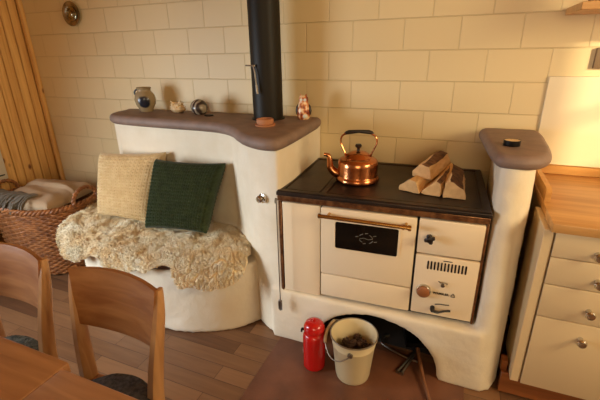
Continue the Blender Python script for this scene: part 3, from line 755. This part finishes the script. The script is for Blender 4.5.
while cnt < 75000:
    x = rnd.uniform(-1.65, -.2); y = rnd.uniform(-.95, -.28)
    if not inside(x, y, loopF): continue
    cnt += 1
    z = hf(x, y); e = .006
    n = Vector((-(hf(x+e, y)-z)/e, -(hf(x, y+e)-z)/e, 1)).normalized()
    c = nearest(x, y)
    fl = Vector((noise.noise(Vector((c[0]*5, c[1]*5, 1)))*1.0+.15, noise.noise(Vector((c[0]*5, c[1]*5, 8)))*1.0-.55, 0))
    fl += Vector((noise.noise(Vector((c[0]*16, c[1]*16, 4))), noise.noise(Vector((c[0]*16, c[1]*16, 6))), 0))*.9
    fl = fl-n*fl.dot(n)
    L = 0
    root_ = Vector((x, y, z-.003)); tipc = Vector((c[0], c[1], hf(c[0], c[1])))+n*.016+fl*.034
    tip = root_.lerp(tipc, .50)+n*rnd.uniform(.004, .010)+Vector((rnd.gauss(0, .0045), rnd.gauss(0, .0045), rnd.gauss(0, .003)))
    mid = root_.lerp(tip, .45)+n*.008+fl*.004
    side = n.cross(fl+Vector((rnd.gauss(0, .4), rnd.gauss(0, .4), 0))); side = side.normalized() if side.length > 1e-4 else Vector((1, 0, 0))
    oth = n.cross(side).normalized()
    k0 = len(verts); w = rnd.uniform(.0014, .0022)
    for p, s in ((root_, 1), (mid, .9)):
        verts += [p+side*w*s, p-side*w*s*.6+oth*w*s*.8, p-side*w*s*.6-oth*w*s*.8]
    verts.append(tip)
    for a in range(3):
        q_ = (a+1) % 3; faces.append((k0+a, k0+q_, k0+3+q_, k0+3+a)); faces.append((k0+3+a, k0+3+q_, k0+6))
me = bpy.data.meshes.new('fur'); me.from_pydata([v-Vector(SL) for v in verts], [], faces)
fu = link_mesh('fur', me, M['fur'], fleece, True, 180); fu['kind'] = 'stuff'

# ------------------------------------------------------------------ wicker basket with throw
BC = (-1.995, -.455, 0); BH = .49
basket = thing('wicker_basket', 'large oval brown wicker basket with loop handles left of the heater bench', 'basket', BC)
def bas(t, z):
    f = z/BH; a = .320+.035*f; bb = .245+.025*f
    c, s = cos(t), sin(t); n = 2.4
    return Vector((a*math.copysign(abs(c)**(2/n), c), bb*math.copysign(abs(s)**(2/n), s), z))
b = BM(); NA = 448; NZ = 155; NSt = 56; NRw = 31
rings = []
for j in range(NZ+1):
    z = .012+(BH-.02)*j/NZ; row = j/NZ*NRw; ri = int(row); fr = row-ri; ring = []
    for i in range(NA):
        t = 2*pi*i/NA; p = bas(t, z); st = i/NA*NSt
        d = p.copy(); d.z = 0; d.normalize()
        o_ = .006*cos(pi*st+(pi if ri % 2 else 0)) + .006*sqrt(max(0, 1-(2*fr-1)**2))
        ring.append(b.verts.new(p+d*o_))
    rings.append(ring)
for A, B in zip(rings, rings[1:]):
    for i in range(NA): b.faces.new((A[i], A[(i+1) % NA], B[(i+1) % NA], B[i]))
b.faces.new(rings[0][::-1])
obj('woven_side', b, M['wicker'], basket)
b = BM()
for ph in range(3):
    pts = []
    for i in range(300):
        t = 2*pi*i/300; p = bas(t, BH); d = p.copy(); d.z = 0; d.normalize(); a = t*24+ph*2*pi/3
        pts.append(p+d*(.004+.011*cos(a))+Vector((0, 0, .011*sin(a))))
    tube(b, pts, .009, 7, closed=True)
obj('braided_rim', b, M['wicker'], basket)
b = BM(); lathe(b, [(0, 0), (.31, 0), (.32, .012), (0, .02)], seg=60, squash=.77); obj('bottom', b, M['wicker'], basket)
for t0, ww in ((radians(188), .105), (radians(8), .105)):
    b = BM(); c = bas(t0, BH); d = Vector((c.x, c.y, 0)).normalized(); tn = Vector((-d.y, d.x, 0))
    for ph in range(2):
        pts = []
        for k in range(41):
            a = pi*k/40; aa = a*11+ph*pi
            base = c-d*.006+tn*(-cos(a)*ww)+Vector((0, 0, .010+.085*sin(a)))
            rad = tn*(-cos(a))+Vector((0, 0, sin(a)))
            pts.append(base+rad*.007*cos(aa)+d*.007*sin(aa))
        tube(b, pts, .0085, 7)
    obj('handle', b, M['wicker'], basket)
TB = (-1.995, -.455, BH)
throw = thing('folded_throw', 'folded beige throw with grey fringe lying across the wicker basket', 'blanket', TB)
b = BM(); N = 60; V = {}
# folded cloth heightfield across the basket, hanging slightly over the front left rim
def thz(u, v):      # u along long axis (0 left front .. 1 right back), v across
    e = min(u, 1-u, v, 1-v); rim = min(1, e*6)
    z = .004+.050*sqrt(max(0, rim*(2-rim)))
    z += .028*sin(pi*v)*sin(pi*min(1, u*1.1)) + .010*noise.noise(Vector((u*5, v*4, 2))) + .006*sin(v*19+u*3)*rim
    if v > .55: z += .018*min(1, (v-.55)*20)
    return z
o0 = Vector((-.215, -.215, .014)); ux = Vector((.49, .03, 0)); vx = Vector((-.06, .41, 0))
for j in range(N+1):
    for i in range(N+1):
        u = i/N; v = j/N; p = o0+ux*u+vx*v+Vector((0, .012*sin(u*9), 0)); p.z = thz(u, v); V[i, j] = b.verts.new(p)
for j in range(N):
    for i in range(N): b.faces.new((V[i, j], V[i+1, j], V[i+1, j+1], V[i, j+1]))
ex = bmesh.ops.extrude_face_region(b, geom=b.faces[:])
for v in [e for e in ex['geom'] if isinstance(e, bmesh.types.BMVert)]: v.co.z = v.co.z*.2-.012
bmesh.ops.recalc_face_normals(b, faces=b.faces[:])
obj('cloth', b, M['throw'], throw)
b = BM(); rnd = random.Random(3)
for k in range(80):
    f = k/79; p0 = o0+ux*(f*.74-.04)+vx*.16; zt = .062+.012*noise.noise(Vector((f*6, 0, 0)))
    out = Vector((-.22+rnd.gauss(0, .22), -1, 0)).normalized(); L = rnd.uniform(.9, 1.15)
    P4 = [p0-out*.015+Vector((0, 0, zt-.004)), p0+out*.045*L+Vector((0, 0, zt+.002)), p0+out*.085*L+Vector((rnd.gauss(0, .008), 0, zt-.016)), p0+out*.116*L+Vector((rnd.gauss(0, .010), 0, .022)), p0+out*.138*L+Vector((rnd.gauss(0, .010), 0, -.020*L))]
    tube(b, spline(P4, 3), [.0048]*9+[.0052]*2+[.0062]*2, 5)
obj('fringe', b, M['fringe'], throw)

# ------------------------------------------------------------------ left edge things
b = BM(); box(b, (0, -.30, 0), (.03, 0, .24), .004, 2)
hl = thing('wall_cupboard', 'white box with a dark front line at the left edge of the picture', 'cupboard', (XL+.001, -.435, .585))
obj('case', b, M['white'], hl)
b = BM(); box(b, (.03, -.29, .03), (.033, -.02, .038)); obj('front_line', b, M['black'], hl, smooth=False)
b = BM(); bmesh.ops.create_grid(b, x_segments=30, y_segments=30, size=.5)
for v in b.verts:
    x, y = v.co.x, v.co.y
    r_ = max(abs(x), abs(y))*2
    v.co = Vector((x*.06, y*.40, .15*sqrt(max(0, 1-r_**4))+.02*noise.noise(Vector((x*5, y*5, 0)))))
for v in b.verts: v.co.z = max(v.co.z, .0)
single('black_bag', b, M['black_cloth'], 'crumpled black cloth bag on the green crate behind the basket', 'bag', (-2.325, -.99, .385))
cr = thing('green_crate', 'dark green crate on the floor at the left edge beside the basket', 'crate', (-2.325, -.99, 0))
b = BM()
box(b, (-.075, -.26, 0), (.075, .26, .02)); box(b, (-.075, -.26, .02), (-.060, .26, .38), .003, 1); box(b, (.060, -.26, .02), (.075, .26, .38), .003, 1); box(b, (-.06, -.26, .02), (.06, -.245, .38)); box(b, (-.06, .245, .02), (.06, .26, .38))
obj('crate_wall', b, M['green_box'], cr, smooth=False)
b = BM(); box(b, (-.082, -.267, .34), (.082, .267, .384), .004, 1); obj('crate_lid', b, M['green_box'], cr)

# ------------------------------------------------------------------ things on the hearth
TH = (.183, -.765, .0055)
fl = thing('red_flask', 'red enamel flask with domed lid standing on the hearth plate', 'flask', TH)
b = BM(); lathe(b, [(0, 0), (.050, 0), (.053, .004), (.054, .012), (.054, .170), (.052, .184), (.046, .194), (.040, .198), (.040, .212), (0, .212)], seg=48); obj('flask_body', b, M['red'], fl)
b = BM(); lathe(b, [(.0, .2125), (.046, .2125), (.050, .216), (.050, .224), (.047, .236), (.039, .249), (.024, .257), (.009, .260), (.009, .266), (.006, .271), (0, .272)], seg=48); obj('lid', b, M['red'], fl)
b = BM(); tube(b, [(-.044, -.01, .205), (-.058, -.014, .204)], .007, 10); tube(b, [(-.058, -.014, .204), (-.058, -.016, .190)], .005, 8); obj('catch', b, M['brush'], fl)
b = BM()
for a in [radians(205+k*2) for k in range(9)]:
    pass
t = BM(); pr_ = [b.verts.new((.0545*cos(radians(196+k*3)), .0545*sin(radians(196+k*3)), z)) for z in (.075, .105) for k in range(6)]
for k in range(5): b.faces.new((pr_[k], pr_[k+1], pr_[7+k], pr_[6+k]))
t.free(); obj('print_mark', b, M['white_mark'], fl)

BK = (.372, -.755, .0055)
bk = thing('enamel_bucket', 'cream enamel bucket filled with pine cones standing in front of the arch', 'bucket', BK)
b = BM(); lathe(b, [(0, .0), (.072, 0), (.076, .004), (.078, .016), (.080, .020), (.096, .185), (.098, .188), (.0985, .192), (.097, .195), (.103, .226), (.108, .230), (.108, .235), (.103, .236), (.099, .226), (.091, .185), (.073, .022), (0, .016)], seg=64); obj('pail', b, M['bucket'], bk)
b = BM(); tube(b, [(.106*cos(2*pi*k/60), .106*sin(2*pi*k/60), .236) for k in range(60)], .0032, 8, closed=True); obj('rim', b, M['dull_steel'], bk)
b = BM()
# bail hangs down over the left front
A0 = Vector((-.098, .066, .240)); A1 = Vector((.020, -.116, .205))
pts = spline([(-.082, .084, .218), (-.112, .062, .228), (-.128, .005, .214), (-.120, -.050, .186), (-.080, -.100, .160), (-.03, -.128, .175), (.012, -.116, .200)], 6)
tube(b, pts, .003, 8); bail = obj('bail', b, M['dull_steel'], bk)
b = BM(); lathe(b, [(0, -.006), (.012, -.004), (.012, .004), (0, .006)], M=Matrix.Translation((.012, -.106, .200)) @ Matrix.Rotation(pi/2, 4, 'X'), seg=14); obj('ear', b, M['dull_steel'], bk)
b = BM(); lathe(b, [(0, -.006), (.012, -.004), (.012, .004), (0, .006)], M=Matrix.Translation((-.080, .078, .218)) @ Matrix.Rotation(pi/2, 4, 'X'), seg=14); obj('ear', b, M['dull_steel'], bk)
b = BM(); tube(b, pts[6:19], .0075, 10); obj('bail_grip', b, mat('wood_grip', srgb(176, 150, 110), .5), bail)

def cone_mesh():
    b = BM(); n = 0
    lathe(b, [(0, 0), (.010, .004), (.013, .02), (.008, .036), (0, .044)], seg=10)
    for k in range(46):
        f = k/46; a = k*2.39996; z = .004+.038*f; r = .009+.013*sin(pi*min(1, f*.85+.12))
        d = Vector((cos(a), sin(a), .35+.5*f)).normalized(); s = Vector((-sin(a), cos(a), 0)); c = Vector((0, 0, z)); p = c+d*r
        w = .0055*(1-.45*f)
        v = [b.verts.new(x) for x in (c+d*.004, p-s*w, p+d*.003+Vector((0, 0, .002)), p+s*w, p+Vector((0, 0, -.0025)))]
        b.faces.new((v[0], v[1], v[2], v[3])); b.faces.new((v[0], v[3], v[4], v[1])); b.faces.new((v[1], v[4], v[2])); b.faces.new((v[4], v[3], v[2]))
    return b
cn0 = obj('pine_cone', cone_mesh(), M['cone'], None, smooth=False); G = 'pine cones in the bucket'
tag(cn0, 'dark brown pine cone lying in the cream bucket', 'pine cone', G)
rnd = random.Random(9); first = True
for lay, (n, rr_, zz) in enumerate(((5, .036, .128), (1, .0, .125), (5, .028, .160), (2, .014, .186))):
    for k in range(n):
        a = 2*pi*k/max(n, 1)+lay*.6; c = cn0 if first else cn0.copy()
        if not first: COL.objects.link(c)
        first = False
        c.location = (BK[0]+rr_*cos(a)+(.012 if lay > 1 else 0), BK[1]+rr_*sin(a)+(.01 if lay > 1 else 0), BK[2]+zz-.01)
        c.rotation_euler = (rnd.uniform(.9, 1.9), rnd.uniform(-.4, .4), rnd.uniform(0, 6.28)); c.scale = (1.08,)*3
b = BM(); lathe(b, [(0, 0), (.076, 0), (.078, .008), (0, .014)], seg=40)
# kindling layer that carries the cones
single('wood_chips', b, M['cone'], 'dark layer of wood chips under the pine cones in the bucket', 'wood chips', (BK[0], BK[1], BK[2]+.112))

# fire tools in the arch
b = BM()
tube(b, spline([(.0, 0, .010), (-.045, .13, .022), (-.085, .27, .048)], 5), [.0075]*6+[.009]*5, 10)
shv = thing('ash_shovel', 'ash shovel with long brown handle leaning out of the arch onto the hearth', 'shovel', (.727, -.80, .006))
obj('handle', b, M['ash_handle'], shv)
b = BM(); M1 = Matrix.Translation((-.105, .335, .055)) @ Matrix.Rotation(radians(17), 4, 'Z') @ Matrix.Rotation(radians(10), 4, 'X')
t = BM(); box(t, (-.055, -.06, 0), (.055, .10, .004), .001, 1); box(t, (-.055, -.06, 0), (-.050, .10, .03)); box(t, (.050, -.06, 0), (.055, .10, .03)); box(t, (-.055, -.06, 0), (.055, -.055, .03)); merge(b, t, M1)
obj('scoop', b, M['brush'], shv)
b = BM()
tube(b, spline([(0, 0, .008), (.03, .07, .014), (.06, .15, .02), (.075, .22, .024)], 5), .006, 8)
tube(b, spline([(.018, -.006, .008), (.042, .066, .014), (.066, .15, .02)], 5), .006, 8)
tube(b, [(.0, 0, .008), (-.004, -.012, .008)], .010, 8); tube(b, [(.018, -.006, .008), (.016, -.018, .008)], .010, 8)
single('fire_tongs', b, M['dull_steel'], 'steel fire tongs lying on the hearth under the arch', 'tongs', (.572, -.665, .006))
b = BM()
tube(b, spline([(0, .08, .012), (-.03, .055, .012), (-.03, .01, .012), (.02, -.02, .010), (.09, -.045, .009), (.16, -.06, .009)], 6), .005, 8)
single('fire_poker', b, M['dull_steel'], 'bent steel poker lying beside the tongs under the arch', 'poker', (.49, -.52, .006))

# ------------------------------------------------------------------ dining table
table = thing('dining_table', 'oiled wooden dining table with a joint across its top, lower left corner', 'table', (-.6, -2.2, 0))
to_ = (.6, 2.2, 0)
SX = -.094
b = BM(); box(b, (SX+.001, -2.6, .72), (.33, -1.715, .75), .004, 3); obj('table_leaf', b, M['table'], table, to_)
b = BM(); box(b, (-1.15, -2.6, .72), (SX-.001, -1.695, .75), .004, 3); obj('table_top', b, M['table'], table, to_)
b = BM(); box(b, (-1.0, -2.5, .63), (.22, -2.475, .72)); box(b, (-1.0, -1.83, .63), (.22, -1.805, .72)); box(b, (-1.0, -2.5, .63), (-.975, -1.81, .72)); box(b, (.195, -2.5, .63), (.22, -1.81, .72)); obj('apron', b, M['beech_h'], table, to_, smooth=False)
for x in (-1.0, .16):
    for y in (-2.5, -1.865):
        b = BM(); box(b, (x, y, 0), (x+.06, y+.06, .71), .005, 2); obj('leg', b, M['beech'], table, to_)

# ------------------------------------------------------------------ chairs
def make_chair():
    """local: y=0 at the back top plane, seat towards -y"""
    t = thing('dining_chair', '', 'chair')
    for s in (-1, 1):
        b = BM()
        # rear post: splayed outwards and backwards to the top
        pts = [(s*.150, .015, 0), (s*.140, -.045, .22), (s*.138, -.055, .42), (s*.150, -.040, .58), (s*.166, -.012, .74), (s*.168, .004, .826)]
        w = [.015, .018, .020, .018, .014, .008]
        P = spline(pts, 5); rings = []
        for i, p in enumerate(P):
            f = i/5; k = min(4, int(f)); ww = w[k]+(w[k+1]-w[k])*(f-k)
            rings.append([b.verts.new(p+Vector((dx*ww*.9, dy*ww*1.25, 0))) for dx, dy in ((-1, -.6), (-.6, -1), (.6, -1), (1, -.6), (1, .6), (.6, 1), (-.6, 1), (-1, .6))])
        for A, B in zip(rings, rings[1:]):
            for k in range(8): b.faces.new((A[k], A[(k+1) % 8], B[(k+1) % 8], B[k]))
        b.faces.new(rings[0][::-1]); b.faces.new(rings[-1])
        obj('rear_leg', b, M['beech'], t)
        b = BM(); tube(b, [(s*.165, -.40, 0), (s*.165, -.395, .43)], [.013, .018], 12); obj('front_leg', b, M['beech'], t)
    # curved back panel, bowed backwards, arched top edge
    b = BM(); NX, NZp = 28, 8; F = {}
    for side in (0, 1):
        for j in range(NZp+1):
            for i in range(NX+1):
                a = 2*i/NX-1; v = j/NZp; top = .828+.007*(1-a*a); bot = .632+.018*(a*a)-.0
                z = bot+(top-bot)*v
                x = a*(.146+.022*v); y = -.012+.030*(1-a*a)-.026*(1-v)+(.011 if side else -.002)
                F[side, i, j] = b.verts.new((x, y, z))
    for j in range(NZp):
        for i in range(NX):
            b.faces.new([F[0, i, j], F[0, i+1, j], F[0, i+1, j+1], F[0, i, j+1]]); b.faces.new([F[1, i, j], F[1, i, j+1], F[1, i+1, j+1], F[1, i+1, j]])
    for i in range(NX):
        b.faces.new([F[0, i, 0], F[1, i, 0], F[1, i+1, 0], F[0, i+1, 0]]); b.faces.new([F[0, i, NZp], F[0, i+1, NZp], F[1, i+1, NZp], F[1, i, NZp]])
    for j in range(NZp):
        b.faces.new([F[0, 0, j], F[0, 0, j+1], F[1, 0, j+1], F[1, 0, j]]); b.faces.new([F[0, NX, j], F[1, NX, j], F[1, NX, j+1], F[0, NX, j+1]])
    bmesh.ops.recalc_face_normals(b, faces=b.faces[:])
    obj('backrest', b, M['beech_h'], t)
    b = BM(); prism(b, smooth_loop([(-.165, -.05), (-.195, -.25), (-.185, -.42), (0, -.44), (.185, -.42), (.195, -.25), (.165, -.05), (0, -.035)], 4), .430, .450, bev=.004, seg=2); obj('seat', b, M['beech_h'], t)
    b = BM(); box(b, (-.15, -.40, .385), (.15, -.382, .43)); box(b, (-.135, -.062, .385), (.135, -.044, .43)); box(b, (-.160, -.40, .385), (-.143, -.05, .43)); box(b, (.143, -.40, .385), (.160, -.05, .43)); obj('seat_frame', b, M['beech_h'], t, smooth=False)
    return t
ch = make_chair(); ch.location = (-.185, -1.462, 0); ch.rotation_euler = (0, 0, radians(0))
ch['label'] = 'beech dining chair with dark grey round pad, right one at the table'
ch2 = copy_tree(ch); ch2.location = (-.655, -1.462, 0)
ch2['label'] = 'beech dining chair at the left edge with a grey green pad'
def pad(m, label, loc):
    b = BM(); lathe(b, [(0, 0), (.125, 0), (.140, .006), (.147, .020), (.140, .036), (.10, .044), (0, .047)], seg=56)
    for v in b.verts: v.co.z += .004*noise.noise(v.co*22)*min(1, v.co.z/.02)
    single('seat_pad', b, m, label, 'seat pad', loc)
pad(M['felt'], 'dark grey round felt pad on the right dining chair', (-.150, -1.625, .4505))
pad(M['melange'], 'grey green mottled round pad on the left dining chair', (-.640, -1.625, .4505))
